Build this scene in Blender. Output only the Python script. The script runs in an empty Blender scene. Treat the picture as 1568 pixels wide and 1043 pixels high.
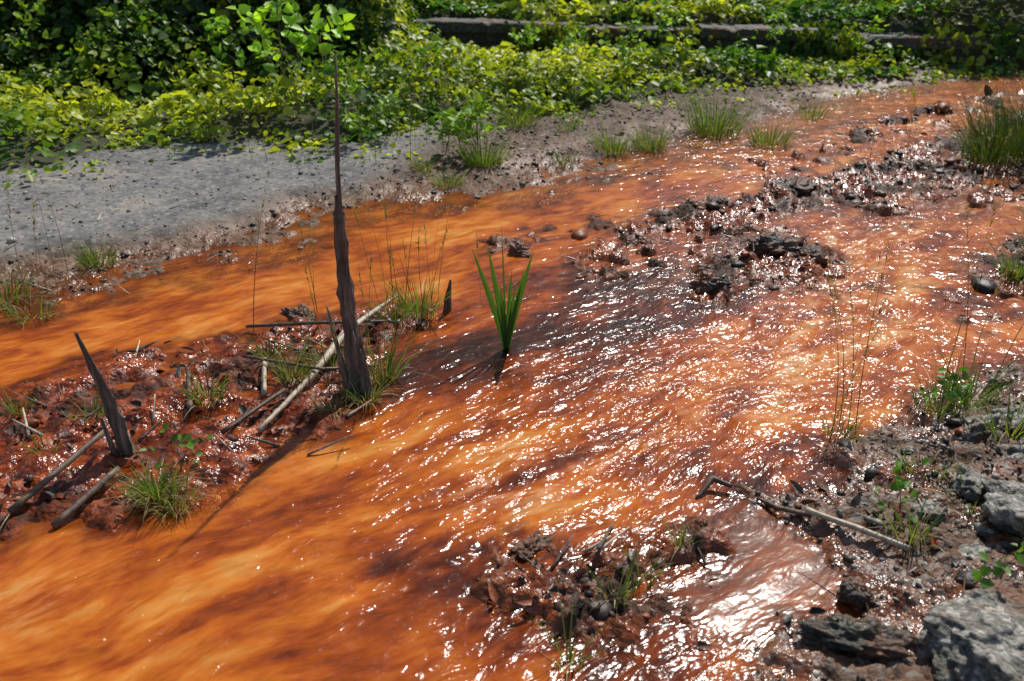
import bpy, math, numpy as np
from mathutils import Vector
rng=np.random.default_rng(7)
sc=bpy.context.scene
# ---------------------------------------------------------------- noise
def _h(ix,iy,seed):
    n=(ix.astype(np.int64)*374761393+iy.astype(np.int64)*668265263+seed*974634777)&0xffffffff
    n=((n^(n>>13))*1274126177)&0xffffffff
    n=n^(n>>16)
    return (n&0xffff)/65535.0*2*np.pi
def pn(x,y,seed=0):
    x=np.asarray(x,float);y=np.asarray(y,float)
    x0=np.floor(x);y0=np.floor(y);fx=x-x0;fy=y-y0
    u=fx*fx*fx*(fx*(fx*6-15)+10);v=fy*fy*fy*(fy*(fy*6-15)+10)
    def g(ax,ay,dx,dy):
        a=_h(ax,ay,seed);return np.cos(a)*dx+np.sin(a)*dy
    a=g(x0,y0,fx,fy);b=g(x0+1,y0,fx-1,fy);c=g(x0,y0+1,fx,fy-1);d=g(x0+1,y0+1,fx-1,fy-1)
    return ((a*(1-u)+b*u)*(1-v)+(c*(1-u)+d*u)*v)*1.4
def fbm(x,y,seed=0,o=4):
    r=0;a=1;f=1
    for i in range(o):
        r=r+a*pn(x*f,y*f,seed+i*17);a*=.5;f*=2.03
    return r
def ss(a,b,x):
    t=np.clip((x-a)/(b-a),0,1);return t*t*(3-2*t)
def mix(a,b,t): return a*(1-t)+b*t
def sdf(poly,X,Y):
    p=np.array(poly,float);d=np.full(X.shape,1e9);ins=np.zeros(X.shape,bool);n=len(p)
    for i in range(n):
        a=p[i];b=p[(i+1)%n];e=b-a
        t=np.clip(((X-a[0])*e[0]+(Y-a[1])*e[1])/(e@e+1e-12),0,1)
        d=np.minimum(d,(X-a[0]-t*e[0])**2+(Y-a[1]-t*e[1])**2)
        if a[1]!=b[1]:
            c=((a[1]>Y)!=(b[1]>Y))&(X<(b[0]-a[0])*(Y-a[1])/(b[1]-a[1])+a[0]);ins^=c
    d=np.sqrt(d);return np.where(ins,d,-d)
def linedist(pts,X,Y):
    p=np.array(pts,float);d=np.full(np.shape(X),1e9)
    for i in range(len(p)-1):
        a=p[i];e=p[i+1]-a
        t=np.clip(((X-a[0])*e[0]+(Y-a[1])*e[1])/(e@e),0,1)
        d=np.minimum(d,(X-a[0]-t*e[0])**2+(Y-a[1]-t*e[1])**2)
    return np.sqrt(d)
# ---------------------------------------------------------------- site plan (metres)
LI=[(-3.2,2.45),(-1.97,2.54),(-1.68,2.58),(-1.56,2.76),(-1.42,2.85),(-1.16,2.98),(-.88,3.12),(-.57,3.24),(-.38,3.31),(-.22,3.33),(-.23,3.12),(-.39,2.96),(-.41,2.71),(-.38,2.54),(-.46,2.32),(-.63,2.20),(-.70,2.07),(-.76,1.93),(-.93,1.90),(-1.13,1.85),(-1.27,1.77),(-1.45,1.66),(-3.0,1.2)]
UB=[(.38,3.86),(.50,4.18),(.85,4.46),(1.18,4.64),(1.50,4.93),(1.79,4.95),(2.14,5.30),(2.66,5.77),(3.64,6.50),(4.43,6.81),(7,8),(7,6.2),(3.37,4.99),(2.93,5.0),(2.30,4.72),(1.95,4.54),(1.69,4.48),(1.35,4.28),(1.10,4.10),(.74,4.03),(.53,3.86)]
ML=[(.68,3.36),(.85,3.72),(1.02,4.0),(1.33,4.06),(1.40,3.76),(1.22,3.46),(1.02,3.38),(.87,3.23),(.72,3.25)]
NB=[(-.09,1.75),(.04,1.86),(.14,1.77),(.25,1.81),(.36,1.86),(.47,1.92),(.56,1.88),(.58,1.76),(.49,1.68),(.42,1.63),(.38,1.50),(.28,1.44),(.17,1.48),(.0,1.57)]
RB=[(60,30),(4.5,3.9),(2.12,2.85),(1.77,2.76),(1.48,2.71),(1.27,2.62),(1.15,2.42),(.93,2.31),(.88,2.20),(.93,2.11),(.62,2.06),(.56,2.07),(.63,1.93),(.75,1.82),(.81,1.73),(.72,1.61),(.58,1.53),(.46,1.45),(.38,1.31),(.1,.9),(-.4,.4),(-1.5,-.5),(-60,-40),(-250,-250),(250,-250),(250,120)]
RS=[(2.03,3.79),(2.41,4.04),(2.87,4.13),(4.5,4.6),(3.6,3.6),(2.31,3.18),(2.04,3.30),(1.98,3.57)]
GR=[(-60,-30),(-6,.6),(-2.28,2.85),(-1.91,3.04),(-1.65,3.18),(-1.41,3.37),(-1.12,3.57),(-.88,3.76),(-.72,4.17),(-.28,4.33),(.05,4.42),(.30,4.64),(.79,4.93),(1.36,5.39),(2.07,5.87),(2.94,6.80),(4.03,7.37),(5.56,7.9),(12,11),(80,60),(250,250),(-250,250),(-250,-100)]
RO=[(-60,-26),(-7,.9),(-2.6,3.37),(-2.17,3.57),(-1.96,3.72),(-1.64,3.87),(-1.23,4.13),(-1.14,4.42),(-.77,4.64),(-.60,4.99),(-.49,5.39),(-.2,5.9),(.2,6.6),(-.6,6.9),(-3.5,5.6),(-60,-8)]
VE=[(-60,-12),(-7,2),(-3.33,4.53),(-2.79,4.81),(-2.55,4.99),(-2.43,5.22),(-2.06,5.39),(-1.62,5.45),(-1.31,5.3),(-.90,5.35),(-.77,5.6),(-.63,5.83),(-.38,6.1),(.35,6.30),(.86,6.72),(1.37,7.1),(2.47,7.4),(4.40,8.0),(5.94,8.39),(14,13),(80,64),(250,250),(-250,250),(-250,-60)]
def wallline(X): return 8.7-.08*(X+1.1)
def field(X,Y):
    X=np.asarray(X,float);Y=np.asarray(Y,float)
    wx=X+.07*pn(X*2.7,Y*2.7,1)+.04*pn(X*9,Y*9,2)+.016*pn(X*28,Y*28,3)
    wy=Y+.07*pn(X*2.7,Y*2.7,4)+.04*pn(X*9,Y*9,5)+.016*pn(X*28,Y*28,6)
    near=ss(14,7,np.hypot(X,Y-2))
    n1=fbm(X*4,Y*4,10,3);n2=fbm(X*13,Y*13,20,3)*near;n3=fbm(X*38,Y*38,30,2)*near
    rid=(1-np.abs(pn(X*17,Y*17,41))*2.2)*near
    R={}
    sG=sdf(GR,wx,wy);sR=sdf(RO,wx,wy);sV=sdf(VE,wx,wy)
    sI=sdf(LI,wx,wy);sB=sdf(RB,wx,wy)
    sD=np.maximum.reduce([sdf(UB,wx,wy),sdf(ML,wx,wy),sdf(NB,wx,wy),sdf(RS,wx,wy)])
    h=-.050+.014*n1+.006*n2+.003*n3
    bars=np.maximum.reduce([np.exp(-(linedist([(.45,3.6),(1.0,4.05),(1.3,3.45)],X,Y)/.28)**2),np.exp(-(linedist([(1.8,4.35),(2.6,4.6),(3.6,5.0)],X,Y)/.22)**2),np.exp(-(linedist([(1.5,5.15),(2.6,6.2),(4.2,7.3)],X,Y)/.30)**2),.8*np.exp(-(linedist([(1.75,3.2),(2.2,3.6)],X,Y)/.25)**2),.8*np.exp(-(linedist([(-.1,3.9),(.4,4.2)],X,Y)/.14)**2)])
    lump=ss(.02,.34,pn(X*6,Y*6,88)+.5*pn(X*14,Y*14,89))*bars*near
    h=h+lump*(.060+.012*n2+.012*n3)+.018*bars
    hG=-.012+ss(0,1.0,sG)*.050+.016*n1+.014*n2+.007*n3-.026*np.exp(-(linedist([(.9,5.45),(2.2,6.5),(4.2,7.6)],X,Y)/.38)**2)
    g=ss(-.12,.06,sG);h=mix(h,hG,g)
    r=ss(-.06,.18,sR);h=mix(h,.062+.006*n1+.0015*n2,r)
    v=ss(-.05,.12,sV);h=h+ss(0,1,sV)*.05+ .01*n2*v
    i=ss(-.07,.12,sI);h=mix(h,.006+.024*n1+.020*n2+.006*n3+.010*rid,i)
    d=ss(-.14,.10,sD);h=mix(h,.006+.030*n1+.032*n2+.013*n3+.014*rid,d)
    b=ss(-.08,.07,sB);h=mix(h,.012+ss(0,.9,sB)*.07+.020*n1+.018*n2+.008*n3,b)
    d=np.maximum(d,lump*.95*(1-b)*(1-i))
    wl=Y-wallline(X)
    ter=ss(.02,.12,wl)*ss(-2.2,-1.0,X)*ss(60,30,np.abs(X))
    h=h+ter*.28+np.clip(wl-.5,0,40)*.09
    h=h+ss(9,60,np.abs(X))*ss(0,1,sV)*1.5
    R.update(h=h,g=g,r=r,v=v,i=i,d=d,b=b,sG=sG,sV=sV,sI=sI,sB=sB,sD=sD,n1=n1,n2=n2)
    return R
def Hh(x,y):
    return float(field(np.array([x]),np.array([y]))['h'][0])
# flow coordinates
FA=[(-4,1.2),(-2.26,2.5),(-1.8,2.83),(-1.35,3.18),(-.91,3.5),(-.43,3.87),(.21,4.27),(.94,4.75),(1.83,5.39),(2.75,6.21),(3.91,7.03),(9,11)]
FC=[(-4,-.6),(-1.3,1.53),(-.95,1.77),(-.59,2.01),(-.17,2.34),(.25,2.67),(.77,3.07),(1.43,3.57),(2.08,4.13),(2.71,4.64),(9,8.2)]
FD=[(-4,-1.2),(-.78,1.31),(-.47,1.45),(-.13,1.70),(.20,1.93),(.5,2.2),(.87,2.5),(1.27,2.76),(1.92,3.07),(4,3.9),(9,6.2)]
xs=np.linspace(-20,24,2200);ker=np.exp(-np.linspace(-3,3,61)**2/2);ker/=ker.sum()
def gcurve(F):
    F=np.array(F);y=np.interp(xs,F[:,0],F[:,1])
    y=np.where(xs<F[0,0],F[0,1]+(xs-F[0,0])*.7,y);y=np.where(xs>F[-1,0],F[-1,1]+(xs-F[-1,0])*.7,y)
    yp=np.pad(y,30,mode='edge');return np.convolve(yp,ker,'valid')
gA,gC,gD=map(gcurve,(FA,FC,FD))
def flow(X,Y):
    a=np.interp(X,xs,gA);c=np.interp(X,xs,gC);d=np.interp(X,xs,gD)
    t=np.where(Y>a,-(Y-a)*.72,np.where(Y>c,(a-Y)/np.maximum(a-c,.05)*1.2,np.where(Y>d,1.2+(c-Y)/np.maximum(c-d,.05)*.5,1.7+(d-Y)*.72)))
    s=X*1.0+Y*.72
    wv=.05*pn(X*1.5,Y*1.5,51)+.022*pn(X*4,Y*4,52)+.008*pn(X*9,Y*9,54)
    return s+.03*pn(X*3,Y*3,53),t+wv
# ---------------------------------------------------------------- mesh helpers
def mk(name,V,F,mat,col=None,smooth=False,attrs=None):
    V=np.ascontiguousarray(V,dtype=np.float32).reshape(-1,3);F=np.ascontiguousarray(F,dtype=np.int32);k=F.shape[1]
    me=bpy.data.meshes.new(name)
    me.vertices.add(len(V));me.vertices.foreach_set('co',V.ravel())
    me.loops.add(F.size);me.loops.foreach_set('vertex_index',F.ravel())
    me.polygons.add(len(F));me.polygons.foreach_set('loop_start',np.arange(0,F.size,k,dtype=np.int32))
    me.update(calc_edges=True)
    if smooth: me.polygons.foreach_set('use_smooth',np.ones(len(F),bool))
    if col is not None:
        c=np.ones((len(V),4),np.float32);c[:,:3]=col
        a=me.color_attributes.new('col','FLOAT_COLOR','POINT');a.data.foreach_set('color',c.ravel())
    if attrs:
        for n,val in attrs.items():
            val=np.asarray(val,np.float32)
            if val.ndim==1:
                a=me.attributes.new(n,'FLOAT','POINT');a.data.foreach_set('value',val)
            else:
                a=me.attributes.new(n,'FLOAT_VECTOR','POINT');a.data.foreach_set('vector',val.ravel())
    me.materials.append(mat)
    ob=bpy.data.objects.new(name,me);sc.collection.objects.link(ob);return ob
def parent(name,kids,loc=(0,0,0)):
    e=bpy.data.objects.new(name,None);e.location=loc;sc.collection.objects.link(e)
    for k in kids:
        k.parent=e;k.matrix_parent_inverse.identity();k.location=tuple(-np.array(loc))
    return e
def norm(v): return v/np.maximum(np.linalg.norm(v,axis=-1,keepdims=True),1e-9)
def leaves(P,D,N,L,Wd,col):
    n=len(P);D=norm(D);S=norm(np.cross(D,N));N=np.cross(S,D);L=L[:,None];Wd=Wd[:,None]
    lift=.18*Wd*N
    v=np.stack([P,P+.22*L*D-.5*Wd*S+lift,P+.62*L*D-.40*Wd*S+lift*.6-.05*L*N,P+L*D-.16*L*N,P+.62*L*D+.40*Wd*S+lift*.6-.05*L*N,P+.22*L*D+.5*Wd*S+lift],1)
    i=np.arange(n)[:,None]*6
    F=np.concatenate([i+np.array([0,1,2,3]),i+np.array([0,3,4,5])],0)
    return v.reshape(-1,3),F,np.repeat(col,6,0)
def blades(B,D,L,Wd,G,col,seg=5,tipcol=None):
    n=len(B);D=norm(D);S=norm(np.cross(D,np.array([0,0,1.])+rng.normal(0,.8,(n,3))))
    vs=[];cs=[]
    for k in range(seg+1):
        u=k/seg
        c=B+D*(L*u)[:,None]+G*(L*u*u)[:,None]
        w=(Wd*max(.06,(1-u**1.6)))[:,None]*.5
        vs+= [c-S*w,c+S*w]
        cc=col if tipcol is None else col*(1-u**2)+tipcol*u**2
        cs+= [cc,cc]
    v=np.stack(vs,1);c=np.stack(cs,1);m=2*(seg+1)
    i=np.arange(n)[:,None]*m
    F=np.concatenate([i+np.array([2*k,2*k+1,2*k+3,2*k+2]) for k in range(seg)],0)
    return v.reshape(-1,3),F,c.reshape(-1,3)
def cat(parts):
    V=[];F=[];C=[];o=0
    for v,f,c in parts:
        V.append(v);F.append(f+o);C.append(c);o+=len(v)
    return np.concatenate(V),np.concatenate(F),np.concatenate(C)
def tube(path,rad,sides=8,rough=.0,seed=0,flat=1.0,sub=1,jag=0.):
    P=np.array(path,float);rad=np.array(rad,float)
    if sub>1:
        t=np.linspace(0,len(P)-1,(len(P)-1)*sub+1);P=np.stack([np.interp(t,np.arange(len(P)),P[:,k]) for k in range(3)],1);rad=np.interp(t,np.arange(len(rad)),rad)
    n=len(P);T=norm(np.gradient(P,axis=0))
    ref=np.array([0.,1,0]) if abs(T[0][1])<.8 else np.array([1.,0,0])
    A=norm(np.cross(T,ref));Bv=np.cross(T,A)
    th=np.arange(sides)/sides*2*np.pi
    r=rad[:,None]*(1+rough*(1.2*pn(th[None]*2.2+seed*9.1,np.zeros((n,1))+np.arange(n)[:,None]*.12,seed)+.6*pn(th[None]*5,np.arange(n)[:,None]*.5+0*th[None],seed+5)))
    V=P[:,None]+r[...,None]*(np.cos(th)[None,:,None]*A[:,None]+flat*np.sin(th)[None,:,None]*Bv[:,None])
    if jag>0: V[-1]+=T[-1]*(np.abs(np.sin(th*2.5+seed))*jag)[:,None]
    V=V.reshape(-1,3)
    F=[]
    for i in range(n-1):
        for j in range(sides):
            k=(j+1)%sides;F.append((i*sides+j,i*sides+k,(i+1)*sides+k,(i+1)*sides+j))
    V=np.concatenate([V,P[:1],P[-1:]-T[-1:]*rad[-1]*.5]);a=n*sides
    for j in range(sides):
        k=(j+1)%sides;F.append((a,k,j,j));F.append((a+1,(n-1)*sides+j,(n-1)*sides+k,(n-1)*sides+k))
    F=np.array(F);return V,F
def tubeobj(name,specs,mat,col=(.1,.08,.06)):
    V=[];Fq=[];o=0
    for sp in specs:
        v,f=tube(**sp);V.append(v);Fq.append(f+o);o+=len(v)
    V=np.concatenate(V);F=np.concatenate(Fq)
    me=bpy.data.meshes.new(name);fl=[tuple(dict.fromkeys(map(int,f))) for f in F]
    me.from_pydata([tuple(x) for x in V],[],[f for f in fl if len(f)>2]);me.update()
    for p in me.polygons:p.use_smooth=True
    me.materials.append(mat);ob=bpy.data.objects.new(name,me);sc.collection.objects.link(ob);return ob
# ---------------------------------------------------------------- material helpers
class NT:
    def __init__(s,name):
        s.m=bpy.data.materials.new(name);s.m.use_nodes=True;s.t=s.m.node_tree;s.n=s.t.nodes;s.l=s.t.links
        s.b=s.n['Principled BSDF'];s.out=s.n['Material Output']
    def new(s,ty,**k):
        n=s.n.new(ty)
        for a,v in k.items(): setattr(n,a,v)
        return n
    def set(s,sock,v):
        if hasattr(v,'is_output'): s.l.new(v,sock)
        elif v is not None: sock.default_value=v
    def attr(s,name,out='Fac'):
        n=s.new('ShaderNodeAttribute',attribute_name=name);return n.outputs[out]
    def pos(s): return s.new('ShaderNodeTexCoord').outputs['Object']
    def map(s,v,scale):
        n=s.new('ShaderNodeMapping');s.set(n.inputs['Vector'],v);n.inputs['Scale'].default_value=scale;return n.outputs[0]
    def noise(s,v,scale,detail=4,rough=.55,dist=0):
        n=s.new('ShaderNodeTexNoise');s.set(n.inputs['Vector'],v);n.inputs['Scale'].default_value=scale
        n.inputs['Detail'].default_value=detail;n.inputs['Roughness'].default_value=rough;n.inputs['Distortion'].default_value=dist;return n.outputs['Fac']
    def vor(s,v,scale,out='Distance',feature='F1'):
        n=s.new('ShaderNodeTexVoronoi',feature=feature);s.set(n.inputs['Vector'],v);n.inputs['Scale'].default_value=scale;return n.outputs[out]
    def math(s,op,a,b=0.,c=None,clamp=False):
        n=s.new('ShaderNodeMath',operation=op,use_clamp=clamp);s.set(n.inputs[0],a);s.set(n.inputs[1],b)
        if c is not None:s.set(n.inputs[2],c)
        return n.outputs[0]
    def mr(s,v,a,b,c=0.,d=1.):
        n=s.new('ShaderNodeMapRange');s.set(n.inputs[0],v)
        for i,x in enumerate((a,b,c,d)): n.inputs[i+1].default_value=x
        return n.outputs[0]
    def ramp(s,f,stops):
        n=s.new('ShaderNodeValToRGB');s.set(n.inputs[0],f);e=n.color_ramp.elements
        while len(e)<len(stops): e.new(.5)
        for i,(p,c) in enumerate(stops): e[i].position=p;e[i].color=(*c,1)
        return n.outputs[0]
    def mix(s,f,a,b,mode='MIX'):
        n=s.new('ShaderNodeMix',data_type='RGBA',blend_type=mode);s.set(n.inputs['Factor'],f)
        for k,v in (('A',a),('B',b)):
            sock=[i for i in n.inputs if i.name==k and i.type=='RGBA'][0]
            s.set(sock,(*v,1) if isinstance(v,tuple) else v)
        return [o for o in n.outputs if o.type=='RGBA'][0]
    def bump(s,h,st,dist,nrm=None):
        n=s.new('ShaderNodeBump');n.inputs['Strength'].default_value=1
        s.set(n.inputs['Strength'],st);n.inputs['Distance'].default_value=dist;s.set(n.inputs['Height'],h)
        if nrm is not None:s.l.new(nrm,n.inputs['Normal'])
        return n.outputs[0]
    def fin(s,col=None,rough=None,nrm=None,spec=None,ior=None):
        b=s.b.inputs
        if col is not None:s.set(b['Base Color'],(*col,1) if isinstance(col,tuple) else col)
        if rough is not None:s.set(b['Roughness'],rough)
        if nrm is not None:s.l.new(nrm,b['Normal'])
        if spec is not None:s.set(b['Specular IOR Level'],spec)
        if ior is not None:b['IOR'].default_value=ior
        return s.m
# ---- ground material
def ground_mat():
    s=NT('ground_material');p=s.pos()
    big=s.noise(p,3.,3,.6);mid=s.noise(p,14,4,.65);fine=s.noise(p,70,2,.6)
    v1=s.new('ShaderNodeTexVoronoi');s.l.new(p,v1.inputs['Vector']);v1.inputs['Scale'].default_value=60
    sep=s.new('ShaderNodeSeparateColor');s.l.new(v1.outputs['Color'],sep.inputs[0]);rnd=sep.outputs[0];rnd2=sep.outputs[1];vd=v1.outputs['Distance']
    bed=s.ramp(s.math('ADD',s.math('MULTIPLY',mid,.5),s.math('MULTIPLY',big,.5)),[(.35,(.10,.020,.005)),(.5,(.34,.075,.010)),(.65,(.56,.19,.035))])
    gravel=s.mix(rnd,(.035,.026,.018),(.15,.115,.075));gravel=s.mix(s.mr(rnd2,.8,.95,0,.8),gravel,(.30,.26,.20));gravel=s.mix(s.mr(big,.4,.6,0,.75),gravel,(.085,.050,.022))
    rm=s.math('ADD',s.math('MULTIPLY',mid,.5),s.math('MULTIPLY',big,.5))
    road=s.ramp(rm,[(.36,(.070,.068,.066)),(.48,(.14,.135,.128)),(.56,(.18,.165,.145)),(.66,(.27,.235,.19))])
    road=s.mix(s.mr(rnd2,.72,1.0,0,.55),road,(.33,.31,.28));road=s.mix(s.mr(rnd,.80,1,0,.75),road,(.05,.045,.04))
    veg=s.mix(mid,(.015,.018,.008),(.06,.06,.025))
    mm=s.math('ADD',s.math('MULTIPLY',mid,.55),s.math('MULTIPLY',big,.45))
    mud=s.ramp(mm,[(.38,(.024,.009,.005)),(.46,(.13,.023,.005)),(.55,(.34,.058,.008)),(.69,(.50,.13,.018))])
    mud=s.mix(s.mr(fine,.56,.70,0,.8),mud,(.028,.014,.009))
    deb=s.ramp(s.math('ADD',s.math('MULTIPLY',mid,.5),s.math('MULTIPLY',fine,.5)),[(.36,(.010,.006,.004)),(.5,(.048,.024,.013)),(.62,(.11,.052,.028)),(.8,(.22,.14,.09))])
    deb=s.mix(s.mr(big,.44,.56,0,.8),deb,(.28,.060,.010))
    bank=s.ramp(mid,[(.3,(.035,.020,.012)),(.5,(.13,.062,.032)),(.7,(.25,.15,.09))])
    bank=s.mix(s.mr(big,.45,.58,0,.65),bank,(.25,.070,.020));bank=s.mix(s.mr(rnd2,.70,.92,0,.7),bank,(.26,.23,.19));bank=s.mix(s.mr(rnd,.76,.93,0,.65),bank,(.03,.022,.016))
    c=bed
    for nm,cc in (('g',gravel),('r',road),('v',veg),('i',mud),('d',deb),('b',bank)):
        f=s.attr('m_'+nm)
        f=s.math('ADD',f,s.math('MULTIPLY',s.math('SUBTRACT',fine,.5),s.math('MULTIPLY',s.math('MULTIPLY',f,s.math('SUBTRACT',1.,f)),4.)),clamp=True)
        c=s.mix(f,c,cc)
    wet=s.attr('wet')
    stain=s.math('MULTIPLY',wet,s.math('MULTIPLY',s.attr('m_g'),s.mr(big,.35,.6,.2,.75)))
    c=s.mix(stain,c,(.22,.065,.012))
    c=s.mix(s.math('MULTIPLY',wet,.22),c,(.012,.006,.003))
    rough=s.math('SUBTRACT',.95,s.math('MULTIPLY',wet,s.mr(big,.42,.56,.25,.76)))
    spec=s.math('SUBTRACT',.5,s.math('MULTIPLY',wet,s.mr(big,.42,.56,.3,.0)))
    hgt=s.math('ADD',s.math('MULTIPLY',mid,.6),s.math('ADD',s.math('MULTIPLY',fine,.4),s.math('MULTIPLY',vd,-.3)))
    st=s.math('SUBTRACT',.95,s.math('MULTIPLY',s.attr('m_r'),.6))
    return s.fin(c,rough,s.bump(hgt,st,.014),spec)
def water_mat():
    s=NT('water_material');fl=s.attr('flow','Vector');sh=s.attr('shade');ch=s.attr('chop');p=s.pos()
    a=s.noise(s.map(fl,(2.2,8,1)),1,4,.6,.3);g=s.noise(p,10,3,.6);k=s.noise(s.map(fl,(8,30,1)),1,3,.6,.3)
    f=s.math('ADD',sh,s.math('ADD',s.math('MULTIPLY',s.math('SUBTRACT',a,.5),1.15),s.math('ADD',s.math('MULTIPLY',s.math('SUBTRACT',g,.5),.45),s.math('MULTIPLY',s.math('SUBTRACT',k,.5),.6))))
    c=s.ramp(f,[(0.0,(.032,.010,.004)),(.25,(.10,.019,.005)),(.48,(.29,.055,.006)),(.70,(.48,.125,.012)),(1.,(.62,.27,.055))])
    c=s.mix(s.math('MULTIPLY',s.attr('pool'),s.mr(g,.35,.6,.3,.95)),c,(.17,.080,.048))  # pinkish tint puts the pale sky sheen of still water into the colour
    glare=s.math('MULTIPLY',s.attr('glare'),s.mr(s.math('ADD',s.math('MULTIPLY',k,.6),s.math('MULTIPLY',a,.4)),.50,.66,0,1),clamp=True)
    c=s.mix(s.math('MULTIPLY',glare,.6),c,(.78,.58,.38))  # pale glare streaks mixed into the base colour
    w1=s.noise(s.map(fl,(8,24,1)),1,2,.5,.5);w2=s.noise(s.map(fl,(26,52,1)),1,2,.5,.6)
    n=s.bump(w1,ch,.024);n=s.bump(w2,ch,.0068,n)
    s.fin(c,.6,None,0.)
    tr=s.new('ShaderNodeBsdfTransparent');tr.inputs[0].default_value=(.95,.68,.34,1)
    m1=s.new('ShaderNodeMixShader');s.set(m1.inputs[0],s.math('ADD',s.attr('clar'),s.math('MULTIPLY',s.math('SUBTRACT',g,.5),.6),clamp=True))
    s.l.new(s.b.outputs[0],m1.inputs[1]);s.l.new(tr.outputs[0],m1.inputs[2])
    gl=s.new('ShaderNodeBsdfGlossy');gl.inputs['Roughness'].default_value=.17;s.l.new(n,gl.inputs['Normal'])
    fr=s.new('ShaderNodeFresnel');fr.inputs['IOR'].default_value=1.34;s.l.new(n,fr.inputs['Normal'])
    m2=s.new('ShaderNodeMixShader');s.l.new(fr.outputs[0],m2.inputs[0]);s.l.new(m1.outputs[0],m2.inputs[1]);s.l.new(gl.outputs[0],m2.inputs[2])
    s.l.new(m2.outputs[0],s.out.inputs[0]);return s.m
def leaf_mat(name,tr=.45,rough=.45):
    s=NT(name);c=s.attr('col','Color');s.fin(c,rough,None,.35)
    t=s.new('ShaderNodeBsdfTranslucent');m=s.new('ShaderNodeMixShader');m.inputs[0].default_value=tr
    tc=s.mix(1.,c,(1.6,1.5,.6),'MULTIPLY');s.l.new(tc,t.inputs[0])
    s.l.new(s.b.outputs[0],m.inputs[1]);s.l.new(t.outputs[0],m.inputs[2]);s.l.new(m.outputs[0],s.out.inputs[0]);return s.m
def wood_mat(name,ramp,sc3=(60,60,6),rough=.8,bd=.004):
    s=NT(name);p=s.pos();a=s.noise(s.map(p,sc3),1,6,.7);c=s.ramp(a,ramp);g=s.noise(p,25,4,.6)
    c=s.mix(s.mr(g,.5,.7,0,.5),c,(.012,.009,.007))
    return s.fin(c,rough,s.bump(a,.9,bd))
def col_mat(name,rough=.6,spec=.5,bs=80,bd=.003):
    s=NT(name);p=s.pos();n=s.noise(p,bs,3,.6);c=s.mix(s.mr(n,.35,.65,.0,.5),s.attr('col','Color'),(.02,.015,.01));return s.fin(c,rough,s.bump(n,.7,bd),spec)
def rock_mat(name,dark=1.,wet=.0,muddy=(.5,.68)):
    s=NT(name);p=s.pos();a=s.noise(p,9,5,.65);b=s.noise(p,45,5,.7);v=s.vor(p,75,'Color');vd=s.vor(p,75)
    sp=s.new('ShaderNodeSeparateColor');s.l.new(v,sp.inputs[0])
    c=s.ramp(b,[(.3,(.03*dark,.028*dark,.022*dark)),(.5,(.14*dark,.130*dark,.108*dark)),(.70,(.32*dark,.30*dark,.26*dark))])
    c=s.mix(s.mr(sp.outputs[0],.72,.92,0,.7),c,(.38*dark,.36*dark,.31*dark));c=s.mix(s.mr(a,.50,.64,0,.8),c,(.040,.040,.016))
    c=s.mix(s.mr(s.noise(p,6,4,.6),muddy[0],muddy[1],0,.85),c,(.17,.060,.020))
    h=s.math('ADD',b,s.math('MULTIPLY',vd,-.6));return s.fin(c,s.mr(a,.4,.6,.85-wet,.6-wet*.6),s.bump(h,1.,.012))
M_ground=ground_mat();M_water=water_mat();M_leaf=leaf_mat('leaf_material');M_grass=leaf_mat('grass_material',.35,.5)
M_litter=col_mat('litter_material',.42,.38);M_stone=col_mat('stone_material',.5,.38)
M_snag=wood_mat('weathered_wood',[(.25,(.020,.015,.012)),(.5,(.11,.085,.065)),(.75,(.34,.28,.22))],(90,90,5))
M_bark=wood_mat('bark',[(.3,(.03,.022,.016)),(.7,(.12,.09,.06))],(20,20,4))
M_pale=wood_mat('dry_reed',[(.3,(.22,.15,.09)),(.55,(.50,.42,.30)),(.8,(.64,.57,.45))],(40,40,40),.6,.002)
M_brown=wood_mat('wet_stick',[(.3,(.03,.018,.012)),(.6,(.14,.085,.05)),(.8,(.26,.18,.12))],(40,40,40),.55,.003)
M_rock=rock_mat('rock_material',1.35,muddy=(.50,.66));M_wet=rock_mat('wet_rock_material',.28,.3,muddy=(.40,.54))
M_conc=rock_mat('old_concrete',.45)
# ---------------------------------------------------------------- ground and water sheets
def axis(lo,hi,st,outlo,outhi,gr,growst=None):
    core=[lo]
    while core[-1]<hi:
        core.append(core[-1]+(st if growst is None else growst(core[-1])))
    up=[core[-1]];d=core[-1]-core[-2]
    while up[-1]<outhi: d*=gr;up.append(up[-1]+d)
    dn=[core[0]];d=core[1]-core[0]
    while dn[-1]>outlo: d*=gr;dn.append(dn[-1]-d)
    return np.array(dn[::-1][:-1]+core+up[1:])
ax=axis(-2.1,2.6,.0115,-250,250,1.035)
ay=axis(1.2,8.5,.01,-200,250,1.07,lambda y:.009 if y<2.6 else .009*(y/2.6)**1.6)
def gridmesh(ax,ay):
    X,Y=np.meshgrid(ax,ay);nx,ny=len(ax),len(ay);X=X.ravel();Y=Y.ravel()
    i=(np.arange(ny-1)[:,None]*nx+np.arange(nx-1)[None]).ravel()
    return X,Y,np.stack([i,i+1,i+nx+1,i+nx],1)
X,Y,F=gridmesh(ax,ay);R=field(X,Y)
wet=np.clip(ss(.075,.012,R['h'])*ss(1.5,.0,R['sG']*R['g'])*(1-R['r'])+R['i']*.8+R['d']*.8+R['b']*ss(.09,.02,R['h'])*.6,0,1)
mk('ground',np.stack([X,Y,R['h']],1),F,M_ground,smooth=True,attrs=dict(m_g=R['g'],m_r=R['r'],m_v=R['v'],m_i=R['i'],m_d=R['d'],m_b=R['b'],wet=wet))
wxm=(ax>-9)&(ax<14);wym=(ay>-6)&(ay<13)
X,Y,F=gridmesh(ax[wxm],ay[wym]);RW=field(X,Y);s_,t_=flow(X,Y)
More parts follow.
